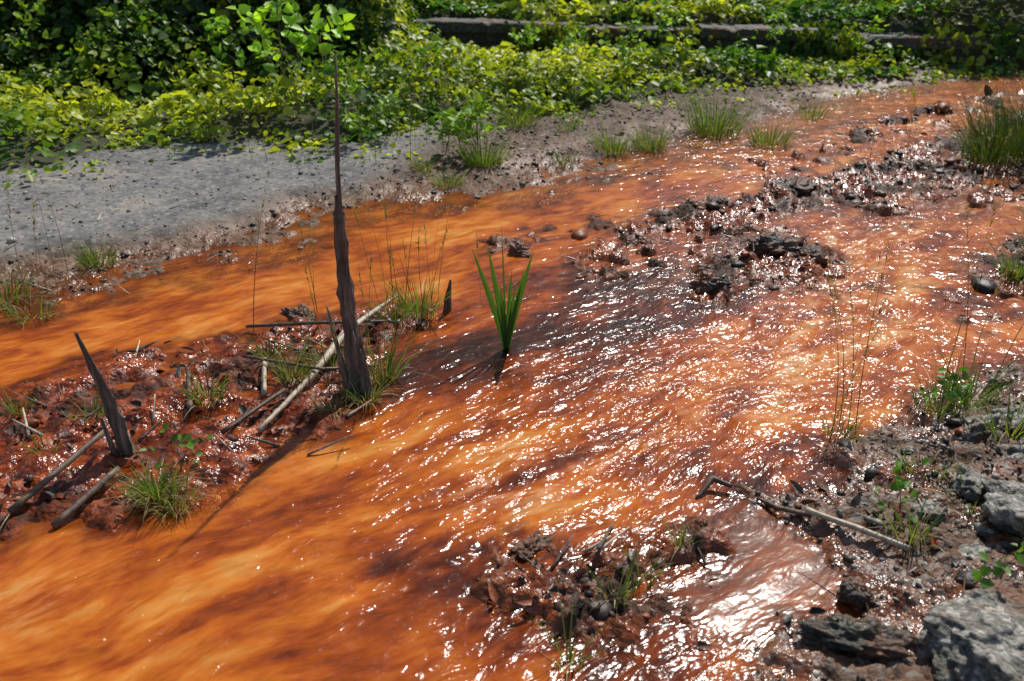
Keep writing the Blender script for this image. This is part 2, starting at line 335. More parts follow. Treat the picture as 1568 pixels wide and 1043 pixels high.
def gl(pts,w): return np.exp(-(linedist(pts,X,Y)/w)**2)
upper=ss(.62,.4,t_)
main=ss(.7,1.0,t_)
pool=np.clip(gl([(.52,1.60),(.70,1.72),(.6,1.86)],.13)+.55*gl([(2.0,4.38),(3.2,4.85)],.18)+.35*gl([(1.0,5.5),(2.2,6.5)],.3),0,1)
turb=gl([(1.4,3.1),(.9,2.8),(.5,2.45)],.40)+gl([(1.9,4.3),(1.5,3.5)],.4)+.8*gl([(-.1,2.05),(.0,2.25)],.12)+.8*gl([(2,5.5),(4,7)],.6)+.6*gl([(.4,3.45),(1.2,3.9)],.3)
glare=np.clip(.85*gl([(1.35,3.15),(.95,2.85)],.22)+.95*gl([(1.75,4.15),(1.45,3.5)],.24)+1.0*gl([(-.1,2.05),(.0,2.22)],.06)+.4*gl([(.45,3.5),(1.0,3.8)],.2)+.4*gl([(.9,2.55),(.4,2.3),(.0,2.0)],.10)+.45*gl([(2.2,5.7),(3.6,6.8)],.25)+.9*gl([(2.0,4.38),(3.2,4.85)],.18)+.35*gl([(-1.1,1.62),(-1.3,1.5)],.08),0,1)  # where sun glare and reflected sky are painted as pale streaks
gx=ss(-.5,1.2,X)
chop=np.clip(.42+.16*main+.14*gx+.28*np.clip(turb,0,1)-.12*upper*ss(1.5,.3,X)+.2*ss(4.2,6,Y)-.72*gl([(.52,1.60),(.70,1.72),(.6,1.86)],.13),.15,1.)
dark=gl([(-.35,2.72),(.0,2.95),(.35,3.15),(.75,3.3)],.25)+.5*gl([(.1,2.55),(.55,2.95)],.15)+.7*gl([(.4,2.12),(.85,2.18)],.13)+.5*gl([(.4,3.45),(1.0,3.9)],.28)+.75*gl([(-.25,1.75),(.0,1.5),(.3,1.4)],.12)+.35*gl([(-.4,2.1),(-.9,1.75)],.07)+.3*gl([(-.2,1.95),(.4,2.35),(.9,2.65)],.05)  # first patch paints the dark tree reflection mid-stream into the water colour
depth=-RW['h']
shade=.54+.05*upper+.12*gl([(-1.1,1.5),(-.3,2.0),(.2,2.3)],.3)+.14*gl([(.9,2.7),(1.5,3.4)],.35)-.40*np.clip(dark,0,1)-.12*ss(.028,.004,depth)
shade+= .20*fbm(s_*1.3,t_*5,61,3)
clar=np.clip(.08+.54*ss(.045,.004,depth)-.06*upper,.02,.72)
amp=.0036*chop+.0002
z=amp*(1.5*pn(s_*6,t_*15,71)+.9*pn(s_*15,t_*30,72))+.006*np.clip(turb,0,1)*pn(s_*5,t_*9,73)+.003*pn(s_*2,t_*8,74)*main
vis=RW['h']<.05
mk('stream_water',np.stack([X,Y,z],1),F[vis[F].any(1)],M_water,smooth=True,attrs=dict(flow=np.stack([s_,t_,0*s_],1),shade=shade,chop=chop,clar=clar,pool=pool,glare=glare))
# ---------------------------------------------------------------- scatter stones & litter
def ico(sub):
    import bmesh
    b=bmesh.new();bmesh.ops.create_icosphere(b,subdivisions=sub,radius=1);V=np.array([v.co[:] for v in b.verts]);Fc=np.array([[v.index for v in f.verts] for f in b.faces]);b.free();return V,Fc
I1=ico(1);I2=ico(2)
def stones(name,P,S,C,tpl=I1,mat=None,flat=.6):
    V0,F0=tpl;n=len(P);m=len(V0)
    sc3=np.stack([rng.uniform(.7,1.3,n),rng.uniform(.6,1.1,n),rng.uniform(.7,1.2,n)*flat],1)*S[:,None]
    k=1+.28*rng.normal(0,1,(n,m)).clip(-1.5,1.5)*.6
    V=V0[None]*k[...,None]*sc3[:,None]
    a=rng.uniform(0,6.28,n);ca,sa=np.cos(a)[:,None],np.sin(a)[:,None]
    V=np.stack([V[...,0]*ca-V[...,1]*sa,V[...,0]*sa+V[...,1]*ca,V[...,2]],2)+P[:,None]
    F=(F0[None]+(np.arange(n)*m)[:,None,None]).reshape(-1,3)
    return mk(name,V.reshape(-1,3),F,mat or M_stone,np.repeat(C,m,0))
def samp(n,x0,x1,y0,y1,fn):
    x=rng.uniform(x0,x1,n);y=rng.uniform(y0,y1,n);r=field(x,y);p=fn(r,x,y);k=rng.uniform(0,1,n)<p
    return x[k],y[k],r['h'][k],{a:b[k] for a,b in r.items()}
def pal(n,cols,w=None,j=.2):
    c=np.array(cols)[rng.choice(len(cols),n,p=w)];return c*np.exp(rng.normal(0,j,(n,1)))
x,y,h,_=samp(26000,-3.2,5,2.9,8,lambda r,x,y:r['g']*(1-r['v'])*(.95-.88*r['r'])*(1-r['i'])*(1-r['d']))
sz=np.exp(rng.normal(-5.35,.45,len(x)))*(1+.06*y)
stones('gravel',np.stack([x,y,h+sz*.15],1),sz,pal(len(x),[(.05,.038,.028),(.11,.08,.055),(.19,.15,.11),(.12,.055,.022),(.32,.28,.23)],[.32,.3,.14,.2,.04]))
x,y,h,_=samp(9000,.3,3,1.1,3.0,lambda r,x,y:r['b']*np.clip(1.4*pn(x*3,y*3,97)+.45+.5*ss(.9,1.4,x),0,1))
sz=np.exp(rng.normal(-5.25,.5,len(x)))
stones('gravel',np.stack([x,y,h+sz*.1],1),sz,pal(len(x),[(.05,.042,.034),(.12,.10,.08),(.22,.20,.17),(.16,.065,.025),(.36,.33,.28)],[.3,.3,.2,.12,.08]))
x,y,h,_=samp(1600,-3,0,3.5,5.6,lambda r,x,y:r['r']*.5)
sz=np.exp(rng.normal(-5.3,.5,len(x)))
stones('pebbles',np.stack([x,y,h+sz*.3],1),sz,pal(len(x),[(.07,.065,.06),(.2,.19,.17),(.36,.34,.3)]))
x,y,h,rr_=samp(19000,-2.2,4.5,1.2,7,lambda r,x,y:np.clip(r['d']*.7+r['b']*.22+r['i']*.09,0,1)*(pn(x*5,y*5,91)+.5))
sz=np.exp(rng.normal(-4.75,.6,len(x)))*(1+.25*ss(3,4.5,y))
stones('mud_clods',np.stack([x,y,h+sz*.0],1),sz,pal(len(x),[(.022,.012,.008),(.075,.032,.015),(.25,.055,.010),(.13,.09,.06)],[.36,.32,.27,.05]),I2)
x,y,h,_=samp(48000,-2.6,4.5,1.2,7,lambda r,x,y:np.clip((r['d']*.8+r['b']*.35+r['i']*.65)*(1.4*pn(x*4,y*4,90)+.5),0,1)*(r['h']>-.025))
n=len(x);a=rng.uniform(0,6.28,n);D=np.stack([np.cos(a),np.sin(a),rng.normal(0,.35,n)],1);N=np.stack([rng.normal(0,.5,n),rng.normal(0,.5,n),np.ones(n)],1)
L=np.exp(rng.normal(-3.85,.5,n))
v=leaves(np.stack([x,y,h+.005],1),D,N,L,L*rng.uniform(.15,.7,n),pal(n,[(.020,.012,.008),(.060,.030,.015),(.20,.048,.012),(.18,.12,.07),(.45,.37,.27)],[.44,.26,.20,.07,.03]))
mk('leaf_litter',v[0],v[1],M_litter,v[2])
x,y,h,_=samp(12000,-2.6,4.5,1.2,7,lambda r,x,y:np.clip(r['d']*.35+r['b']*.3+r['i']*.5,0,1)*(r['h']>-.005)*np.clip(1.5*pn(x*3,y*3,95)+.6,0,1))
n=len(x);a=rng.uniform(0,6.28,n)
v=blades(np.stack([x,y,h+.006],1),np.stack([np.cos(a),np.sin(a),rng.normal(.08,.15,n)],1),rng.uniform(.03,.16,n),rng.uniform(.0015,.005,n),rng.normal(0,.12,(n,3))*[1,1,.4],pal(n,[(.04,.025,.015),(.14,.08,.04),(.42,.33,.2)],[.42,.3,.28]),3)
mk('fallen_twigs',v[0],v[1],M_litter,v[2])
x,y,h,_=samp(2600,-3.2,3,3.3,7,lambda r,x,y:r['g']*(1-r['v'])*np.clip(1.5*pn(x*2,y*2,96)+.35,0,1))
n=len(x);a=rng.uniform(0,6.28,n)
v=blades(np.stack([x,y,h+.006],1),np.stack([np.cos(a),np.sin(a),rng.normal(.05,.12,n)],1),rng.uniform(.02,.12,n),rng.uniform(.002,.006,n),rng.normal(0,.12,(n,3))*[1,1,.4],pal(n,[(.05,.035,.02),(.16,.12,.07),(.38,.31,.2)],[.35,.35,.3]),3)
mk('dry_straw',v[0],v[1],M_litter,v[2])
# ---------------------------------------------------------------- rocks
from mathutils import noise as mn
def rock(name,loc,size,seed,mat,sharp=.5,sub=5,rot=0,box=.6,rg=.10):
    V,F=ico(sub);m=np.max(np.abs(V),1,keepdims=True);V=V*(1-box)+V/m*box*.85
    rr=np.random.default_rng(seed)
    for k in range(9):
        nn=norm(rr.normal(0,1,3));d=rr.uniform(.55,.85);q=V@nn-d;V=V-np.where(q>0,q,0)[:,None]*nn*.95
    dd=np.array([mn.fractal(Vector(p*1.7+seed),.8,2.1,5)+.5*mn.ridged_multi_fractal(Vector(p*3.1+seed),1.,2.1,4,1.,2.)-.6 for p in V])
    V=V*(1+rg*dd*1.4)[:,None]
    V=V*np.array(size);c,s=math.cos(rot),math.sin(rot);V=V@np.array([[c,s,0],[-s,c,0],[0,0,1]])+np.array(loc)
    return mk(name,V,F,mat,smooth=True)
rock('rock',(1.10,1.50,.02),(.25,.17,.10),3,M_rock,rot=.5,box=.8,sub=6,rg=.13)
rock('rock',(.74,1.47,.015),(.12,.06,.05),5,M_wet,rot=-.2,sub=5,rg=.24,box=.3)
rock('rock',(1.34,1.86,.05),(.16,.13,.08),8,M_rock,rot=.3,rg=.18)
rock('rock',(1.50,2.12,.04),(.18,.10,.07),11,M_rock,rot=-.3,rg=.18)
rock('rock',(1.58,2.34,.03),(.16,.10,.07),13,M_rock,rot=.2,rg=.18)
rock('rock',(1.26,2.03,.03),(.09,.06,.05),14,M_rock,rot=.9,rg=.2,box=.3)
rock('rock',(1.40,2.30,.03),(.09,.06,.05),15,M_rock,rot=.9,rg=.2,box=.3)
rock('rock',(1.12,1.74,.02),(.06,.05,.035),16,M_rock,rot=.4,rg=.2,box=.3,sub=4)
rock('rock',(.80,1.62,.015),(.05,.04,.035),17,M_wet,box=.2,rg=.2)
rr2=np.random.default_rng(77)
for k in range(16):
    x,y=rr2.uniform(.8,1.7),rr2.uniform(1.5,2.6)
    if x<.95+.25*(y-1.6) : continue
    q=rr2.uniform(.018,.045);rock('rock',(x,y,Hh(x,y)),(q*1.3,q,q*.7),200+k,M_rock if k%3 else M_wet,rot=rr2.uniform(0,3),rg=.22,box=.3,sub=4)
for (x,y,z,a,b,c_,sd_,bx) in [(.03,3.80,.012,.055,.045,.034,21,.2),(.82,3.40,.01,.085,.055,.05,22,.1),(1.15,3.82,.01,.13,.08,.065,23,.1),(1.52,4.74,.01,.16,.09,.07,24,.1),(-.80,3.14,.0,.08,.045,.03,26,.1),(2.15,3.55,.0,.11,.08,.05,27,.1),(.04,1.79,.0,.06,.035,.03,28,.1),(1.05,4.42,.01,.11,.07,.055,29,.1),(1.3,3.72,.0,.08,.06,.05,30,.1)]:
    rock('muddy_rock',(x,y,z),(a,b,c_),sd_,M_wet,rg=.34,box=bx,sub=5,rot=sd_*.7)
# ---------------------------------------------------------------- stakes, sticks
tubeobj('broken_wooden_stake',[
 dict(path=[(-.50,2.58,-.05),(-.505,2.58,.12),(-.51,2.58,.30),(-.515,2.58,.45),(-.515,2.58,.60),(-.512,2.58,.64)],rad=[.036,.030,.022,.018,.015,.010],sides=16,rough=.5,seed=3,flat=.6,sub=9,jag=.03),
 dict(path=[(-.512,2.575,.5),(-.505,2.58,.75),(-.49,2.58,.95),(-.485,2.58,1.06)],rad=[.008,.0065,.005,.003],sides=7,rough=.4,seed=5,sub=8,jag=.01),
 dict(path=[(-.47,2.56,-.02),(-.485,2.56,.12),(-.50,2.555,.22)],rad=[.022,.017,.005],sides=10,rough=.4,seed=8,flat=.5,sub=8,jag=.02),
 dict(path=[(-.535,2.57,-.02),(-.55,2.57,.13),(-.575,2.57,.31)],rad=[.012,.009,.003],sides=7,rough=.4,seed=9,flat=.5,sub=6)],M_snag)
tubeobj('broken_wooden_stake',[
 dict(path=[(-1.11,2.2,-.05),(-1.12,2.2,.1),(-1.145,2.2,.25),(-1.175,2.2,.39)],rad=[.026,.021,.015,.005],sides=12,rough=.45,seed=13,flat=.6,sub=8,jag=.02),
 dict(path=[(-1.14,2.19,-.02),(-1.16,2.19,.14)],rad=[.012,.004],sides=7,rough=.4,seed=15,flat=.5,sub=6)],M_snag)
tubeobj('broken_wooden_stake',[dict(path=[(-.25,3.2,-.03),(-.245,3.2,.06),(-.235,3.2,.13)],rad=[.018,.014,.004],sides=9,rough=.35,seed=23,flat=.6,sub=5)],M_snag)
def stick(name,path,rad,mat,seed,n=6):
    P=[(x,y,max(z,0)+max(Hh(x,y),0)) for x,y,z in path]
    return tubeobj(name,[dict(path=P,rad=rad,sides=8,rough=.35,seed=seed,sub=n)],mat)
stick('pale_dry_reed',[(-.76,2.31,.015),(-.66,2.60,.04),(-.585,2.88,.055),(-.50,3.08,.06),(-.44,3.24,.05)],[.007,.011,.011,.009,.005],M_pale,31)
stick('dry_reed',[(.66,1.99,.01),(.70,1.94,.015),(.77,1.89,.02)],[.005,.007,.007],M_brown,32)
stick('pale_dry_reed',[(.76,1.90,.028),(.86,1.83,.03),(.975,1.75,.02)],[.009,.008,.007],M_pale,33)
stick('pale_dry_reed',[(-.80,2.54,.01),(-.825,2.66,.04),(-.84,2.73,.03)],[.009,.009,.008],M_pale,34,4)
stick('dry_reed',[(-.86,2.28,.02),(-.72,2.50,.03)],[.007,.008],M_brown,35)
stick('fallen_stick',[(-1.30,1.90,.02),(-1.17,2.22,.05)],[.010,.007],M_brown,36)
stick('fallen_stick',[(-1.18,1.87,.01),(-1.08,2.07,.05)],[.010,.009],M_brown,37)
stick('fallen_stick',[(-1.0,2.42,.02),(-1.08,2.66,.03)],[.012,.006],M_brown,38)
stick('fallen_stick',[(-.9,2.7,.05),(-.62,2.62,.06),(-.45,2.72,.02)],[.006,.006,.004],M_brown,39)
stick('fallen_stick',[(.50,2.00,.0),(.55,2.05,.03),(.60,2.03,.02)],[.006,.010,.006],M_brown,40)
stick('fallen_stick',[(-.98,3.02,.02),(-.70,2.96,.04),(-.45,3.03,.02)],[.006,.006,.004],M_brown,41)
for i in range(26):
    if i<20: x,y=rng.uniform(-1.5,-.5),rng.uniform(2.1,3.0)
    else: x,y=rng.uniform(.05,.5),rng.uniform(1.6,1.82)
    a=rng.uniform(0,3.14);l=rng.uniform(.06,.16)
    stick('fallen_stick',[(x,y,.005),(x+math.cos(a)*l,y+math.sin(a)*l,rng.uniform(.01,.04))],[rng.uniform(.003,.006),.002],[M_brown,M_pale,M_snag][i%3],60+i,4)
# ---------------------------------------------------------------- cattail
def cattail(loc):
    x0,y0=loc;sp=[(-.115,.00,.38,.020),(-.062,.01,.385,.019),(.093,0,.375,.021),(.060,-.02,.31,.018),(.02,.02,.30,.016),(-.02,.0,.25,.017),(-.015,.02,.45,.006),(.035,.01,.26,.013)]
    parts=[]
    for dx,dy,z,w in sp:
        seg=9;vs=[];L=z
        fa=rng.uniform(-.35,.35);S=np.array([math.cos(fa),math.sin(fa),0])
        for k in range(seg+1):
            u=k/seg;c=np.array([x0+dx*u**1.25,y0+dy*u,-.03+(z+.03)*u]);ww=w*(.55+1.2*u*(1-u)*1.6)*(1-u**5)*.5+.0004
            vs+=[c-S*ww+np.array([0,-.002,0]),c+np.array([0,.003,0]),c+S*ww+np.array([0,-.002,0])]
        Fq=[];
        for k in range(seg):
            a=3*k;Fq+=[(a,a+1,a+4,a+3),(a+1,a+2,a+5,a+4)]
        col=np.tile(np.array([[.055,.14,.022]]),(len(vs),1))*np.linspace(.75,1.15,len(vs))[:,None]
        parts.append((np.array(vs),np.array(Fq),col))
    V,Fq,C=cat(parts);mk('cattail_plant',V,Fq,M_grass,C)
cattail((-.02,2.88))
# ---------------------------------------------------------------- grass
GREEN=[(.06,.12,.018),(.11,.19,.03),(.16,.24,.04)];DRY=[(.34,.28,.15),(.24,.17,.08)]
def tuft(name,x,y,n,hgt,spread,dryf=.25,lean=(0,0),w=.004,dark=1.,z=None,droop=.35,greens=GREEN):
    z0=max(Hh(x,y),0) if z is None else z
    a=rng.uniform(0,6.28,n);r=rng.uniform(0,1,n)**.7*spread*.35
    B=np.stack([x+np.cos(a)*r,y+np.sin(a)*r,np.full(n,z0-.01)],1)
    D=np.stack([np.cos(a)*rng.uniform(.05,.6,n)+lean[0],np.sin(a)*rng.uniform(.05,.6,n)+lean[1],np.ones(n)],1)
    L=hgt*rng.uniform(.45,1.05,n);G=np.stack([np.cos(a)*droop*rng.uniform(0,1,n),np.sin(a)*droop*rng.uniform(0,1,n),-rng.uniform(.05,.9,n)*droop],1)
    k=int(n*dryf);C=pal(n,greens)*dark
    if k: C[:k]=pal(k,DRY);G[:k,2]-=.5;G[:k,:2]*=2
    v=blades(B,D,L,w*rng.uniform(.6,1.3,n),G,C,5)
    return mk(name,v[0],v[1],M_grass,v[2])
for (x,y,n,hh,sp,dr,kw) in [(-.17,5.12,300,.26,.3,.15,{}),(.03,6.0,300,.26,.34,.3,{}),(.62,5.47,260,.22,.3,.3,{}),(.86,5.55,220,.24,.26,.3,{}),(1.33,5.94,360,.40,.45,.1,{}),(1.62,5.66,240,.22,.34,.2,{}),
    (3.0,5.35,900,.46,.8,.12,dict(dark=.4)),(3.4,5.7,700,.5,.8,.12,dict(dark=.4)),(2.75,5.15,300,.30,.4,.1,dict(dark=.5)),(3.1,4.95,450,.38,.5,.1,dict(dark=.4)),(-1.79,3.66,160,.13,.22,.2,{}),(-.35,4.81,160,.15,.22,.3,{}),(-.50,5.0,90,.15,.16,.3,{}),
    (.35,5.9,90,.15,.2,.3,{}),(2.1,6.4,120,.2,.3,.3,{}),(.3,5.2,80,.14,.2,.4,{}),(-.96,2.0,260,.15,.17,.6,{}),(-.90,1.97,140,.12,.14,.65,{}),(-.97,2.5,80,.17,.14,.3,{}),(-.72,2.62,90,.18,.14,.4,{}),(-.84,2.80,70,.22,.12,.5,{}),
    (-.36,3.16,120,.26,.16,.35,{}),(-.45,3.10,70,.2,.14,.35,{}),(-.62,2.75,70,.16,.14,.4,{}),(-.47,2.52,100,.16,.12,.6,{}),(-.56,2.44,50,.12,.12,.7,{}),(-.43,2.66,60,.27,.1,.3,{}),(-2.0,3.28,150,.2,.25,.6,{}),(-1.85,3.16,100,.13,.25,.6,{}),
    (.99,2.31,60,.12,.14,.5,{}),(1.33,2.42,80,.2,.2,.3,{}),(1.45,2.5,70,.24,.2,.3,{}),(1.01,1.82,60,.16,.16,.35,{}),(1.22,1.95,50,.14,.16,.3,{}),(1.46,2.25,70,.2,.2,.3,{}),(1.3,1.7,40,.12,.16,.4,{}),(1.15,2.1,50,.1,.14,.5,{}),
    (.31,1.70,60,.11,.12,.4,{}),(.24,1.6,26,.14,.1,.3,{}),(.42,1.78,30,.1,.1,.4,{}),(2.1,3.5,120,.2,.2,.2,{}),(2.35,3.75,120,.25,.22,.2,{}),(-1.55,2.45,50,.14,.12,.3,{}),(-1.3,2.4,60,.12,.12,.3,{}),(-1.35,2.2,40,.1,.1,.4,{}),(.12,1.42,16,.2,.06,.1,{})]:
    tuft('grass_tuft',x,y,n,hh,sp,dr,**kw)
def stalks(name,pts,hmin,hmax,lean=.08,seeds=True,col=(.16,.15,.06)):
    parts=[]
    for x,y in pts:
        z=max(Hh(x,y),0);L=rng.uniform(hmin,hmax);n=1
        d=np.array([[rng.normal(0,lean),rng.normal(0,lean),1]]);g=np.array([[rng.normal(0,.1),rng.normal(0,.1),-.03]])
        c=np.array([col])*rng.uniform(.6,1.3)
        for q in range(2):
            parts.append(blades(np.array([[x,y,z]]),d,np.array([L]),np.array([.0035]),g,c,8))
        if seeds:
            m=14;u=rng.uniform(.72,1,m);dn=norm(d);P=np.array([[x,y,z]])+dn*(L*u)[:,None]+g*(L*u*u)[:,None]
            parts.append(blades(P,dn+rng.normal(0,.35,(m,3)),rng.uniform(.01,.03,m),np.full(m,.004),np.zeros((m,3)),np.repeat(c*1.3,m,0),5))
    V,Fq,C=cat(parts);mk(name,V,Fq,M_grass,C)
stalks('tall_grass_stalks',[(.96,2.32),(.97,2.33),(.99,2.31),(1.02,2.34),(1.04,2.33),(1.0,2.36),(.98,2.30)],.45,.66,.05)
stalks('tall_grass_stalks',[(1.40,2.5),(1.45,2.55),(1.5,2.48),(1.42,2.45),(1.36,2.5)],.45,.68,.08)
stalks('tall_grass_stalks',[(-.36+rng.normal(0,.12),3.2+rng.normal(0,.12)) for i in range(14)],.25,.5,.08)
stalks('tall_grass_stalks',[(-.5+rng.normal(0,.08),2.62+rng.normal(0,.08)) for i in range(9)],.25,.5,.12)
stalks('tall_grass_stalks',[(rng.uniform(-1.0,-.3),rng.uniform(3.0,3.3)) for i in range(6)],.3,.6,.08)
stalks('tall_grass_stalks',[(-1.9+rng.normal(0,.08),3.25+rng.normal(0,.08)) for i in range(9)],.3,.62,.1)
stalks('tall_grass_stalks',[(rng.uniform(-1.5,-.2),rng.uniform(4.9,5.6)) for i in range(22)],.35,.75,.08)
stalks('tall_grass_stalks',[(rng.uniform(1.8,3.2),rng.uniform(4.7,5.3)) for i in range(16)],.25,.5,.08)
# ---------------------------------------------------------------- vegetation masses
def canopy(x,y):
    hed=ss(-.7,-1.5,x+.35*pn(x*1.3,y*1.3,201))*ss(7.0,7.8,y+.25*pn(x*1.7,y*1.7,202))
    lum=.5+.5*pn(x*1.6,y*1.6,203)
    low=.05+.13*np.clip(.5+.9*pn(x*1.4,y*1.4,204)+.4*pn(x*4,y*4,205),0,1.4)
    clump=.34*ss(.1,.55,pn(x*.9+5,y*.9,206))+.16*ss(.1,.5,pn(x*2.6,y*2.6,207))
    nw=1-.75*ss(7.5,8.1,y)*ss(9.6,8.9,y)*ss(-1.1,-.6,x)*ss(4.2,3.4,x)
    rt=ss(3.6,4.6,x)*ss(8.2,9,y)*.6
    return low*(.4+.6*nw)+clump*nw+hed*(.75+.55*lum)+rt
def vegmass(name,n,x0,x1,y0,y1,size,dens,colfn,layers=(.35,1.05)):
    x=rng.uniform(x0,x1,n);y=rng.uniform(y0,y1,n);r=field(x,y)
    k=rng.uniform(0,1,n)<dens(x,y,r);x=x[k];y=y[k];h=r['h'][k];sV=r['sV'][k];n=len(x)
    e=.03;c=canopy(x,y);gx=(canopy(x+e,y)-c)/e;gy=(canopy(x,y+e)-c)/e
    edge=ss(-.02,.5,sV)
    f=rng.uniform(layers[0],layers[1],n);z=h+c*f*(.2+.8*edge)+rng.normal(0,.012,n)
    N=norm(np.stack([-gx*.6,-gy*.6,np.ones(n)],1)+rng.normal(0,.48,(n,3)))
    a=rng.uniform(0,6.28,n);D=np.stack([np.cos(a),np.sin(a),rng.normal(-.2,.3,n)],1)
    L=size*np.exp(rng.normal(0,.35,n))
    v=leaves(np.stack([x,y,z],1),D,N,L,L*rng.uniform(.6,.95,n),colfn(x,y,n))
    return mk(name,v[0],v[1],M_leaf,v[2])
def vcol(x,y,n):
    t=np.clip(.42+1.2*pn(x*1.1,y*1.1,301)+.7*pn(x*3.7,y*3.7,302)+rng.normal(0,.25,n),0,1)[:,None]
    t=np.clip(t+.6*np.exp(-((x+.0)**2/1.2+(y-7.2)**2/.6))[:,None]+.25*np.exp(-((y-6.0)**2/.4))[:,None]*(x<-1.2)[:,None],0,1)  # two brighter patches paint sunlit ground cover into the leaf colour
    return mix(np.array([[.05,.14,.016]]),np.array([[.38,.44,.035]]),t)*np.exp(rng.normal(0,.22,(n,1)))
def hcol(x,y,n): return mix(np.array([[.020,.050,.010]]),np.array([[.075,.15,.020]]),rng.uniform(0,1,(n,1))**2)
vegmass('ground_cover_foliage',90000,-6.5,7,4.4,8.7,.048,lambda x,y,r:ss(-.03,.10,r['sV'])*(.55+.45*ss(5,6,y))*np.clip(.75+1.1*pn(x*2.2,y*2.2,78),.25,1),vcol)
vegmass('ground_cover_foliage',18000,-4,5,4.4,8.3,.034,lambda x,y,r:ss(-.55,.0,r['sV'])*ss(.1,-.02,r['sV'])*(pn(x*3.4,y*3.4,77)>-.05),vcol,(.1,.9))
vegmass('terrace_foliage',50000,-8,9,8.62,13,.07,lambda x,y,r:np.ones_like(x),vcol,(.3,1.))
vegmass('vine_hedge',56000,-8,-.4,6.9,10.5,.065,lambda x,y,r:ss(-.7,-1.3,x),hcol,(.05,1.02))
def sapling(name,base,hgt,nb,leafL,lean=(0,0),col=(.12,.22,.025),nl=9,stem=.006):
    x0,y0=base;z0=Hh(x0,y0);specs=[];P=[];Dd=[]
    top=np.array([x0+lean[0]*hgt,y0+lean[1]*hgt,z0+hgt]);b=np.array([x0,y0,z0-.02])
    specs.append(dict(path=[b,(b+top)/2+rng.normal(0,.015,3),top],rad=[stem,stem*.7,stem*.25],sides=6,sub=4))
    for i in range(nb):
        u=rng.uniform(.22,.98);s0=b+(top-b)*u;a=rng.uniform(0,6.28);L=hgt*(1.05-u)*.55+.06
        d=np.array([math.cos(a),math.sin(a),rng.uniform(.3,.9)]);d/=np.linalg.norm(d);e=s0+d*L
        specs.append(dict(path=[s0,(s0+e)/2+np.array([0,0,.01]),e],rad=[stem*.45,stem*.3,stem*.15],sides=5,sub=2))
        m=nl;uu=rng.uniform(.2,1.05,m);P.append(s0+d*(L*uu)[:,None]+rng.normal(0,.012,(m,3)));Dd.append(d*.6+rng.normal(0,.7,(m,3)))
    P=np.concatenate(P);Dd=np.concatenate(Dd);n=len(P);N=np.array([0,-.35,1.])+rng.normal(0,.4,(n,3))
    L=leafL*rng.uniform(.6,1.25,n);v=leaves(P,Dd,N,L,L*rng.uniform(.7,.9,n),np.array([col])*np.exp(rng.normal(0,.22,(n,1))))
    st=tubeobj('stem',specs,M_bark);lf=mk('leaves',v[0],v[1],M_leaf,v[2])
    parent(name,[st,lf],(x0,y0,z0))
sapling('sapling',(-1.49,6.05),1.05,20,.085,(.02,0),(.30,.52,.04),8)
sapling('sapling',(-1.92,6.6),.62,9,.06,(-.05,0),(.22,.42,.04),6)
for bx,by,hh,nb,ll in [(-.9,5.45,.34,14,.045),(-.78,5.55,.25,10,.04),(-.4,5.3,.2,8,.04),(.45,7.0,.5,12,.05),(.9,7.3,.45,12,.05),(-.2,5.3,.3,14,.05),(-.28,5.25,.25,12,.05),(.1,6.9,.4,10,.05),(1.25,7.9,.5,12,.05),(-2.9,7.0,.6,12,.06),(-2.2,7.0,.5,12,.06),(2.2,7.9,.4,12,.05),(3.0,8.0,.4,12,.05),(-.6,6.5,.4,10,.05),(-1.1,6.2,.35,10,.05),(-3.6,7.1,.6,12,.06)]:
    sapling('leafy_weed',(bx,by),hh,nb,ll,(rng.normal(0,.1),rng.normal(0,.1)),(.2,.34,.035),6,.004)
for bx,by in [(1.30,2.36),(1.42,2.45),(.99,1.9),(-.93,2.12),(1.12,1.62)]:
    sapling('leafy_weed',(bx,by),.10,5,.028,(0,0),(.10,.22,.03),4,.002)
# low concrete retaining wall cast in bays, with an overhanging coping
def wall():
    V=[];F=[];bays=[(-1.25,.52),(.55,1.62),(1.65,2.70),(2.73,4.15)]
    for bi,(xa,xb) in enumerate(bays):
        seg=36;o=len(V);dz=[0,-.02,.01,-.03][bi];dy=[0,.02,-.01,.02][bi]
        prof=[(-.10,-.1),(-.10,.25),(-.16,.255),(-.165,.335),(-.155,.345),(.07,.35),(.10,-.1)];m=len(prof)
        for i in range(seg+1):
            x=xa+(xb-xa)*i/seg;y=wallline(x)+dy;zb=.02-.015*(x+1.2)+dz
            for j,(a,b) in enumerate(prof):
                w=.006*mn.noise(Vector((x*3,j*3.3,1)))+.008*mn.noise(Vector((x*21,j*3.3,4)))+(-.02*max(0,mn.noise(Vector((x*7,2.,9.))) -.15)*4 if j in(3,4) else 0)
                V.append((x,y+a+w,zb+b+w*(b>0)))
        F+=[(o+i*m+j,o+(i+1)*m+j,o+(i+1)*m+(j+1)%m,o+i*m+(j+1)%m) for i in range(seg) for j in range(m)]
        for e in (0,seg):
            c=len(V);q=V[o+e*m:o+e*m+m];V.append(tuple(np.mean(q,0)))
            F+=[(c,o+e*m+j,o+e*m+(j+1)%m,c) for j in range(m)]
    me=bpy.data.meshes.new('retaining_wall');me.from_pydata(V,[],[tuple(dict.fromkeys(f)) for f in F]);me.update();me.materials.append(M_conc)
    ob=bpy.data.objects.new('retaining_wall',me);sc.collection.objects.link(ob)
wall()
n=5200;x=rng.uniform(-1.3,4.3,n);k=pn(x*1.3,0*x+3,401)+.2*rng.normal(0,1,n)>.22;x=x[k];n=len(x)
u=rng.uniform(0,1,n);yy=wallline(x)-.18-.06*rng.uniform(0,1,n)+.22*(u>.75);zz=.39-.37*np.where(u>.75,0,u)**1.0-.015*(x+1.2)+rng.normal(0,.02,n)
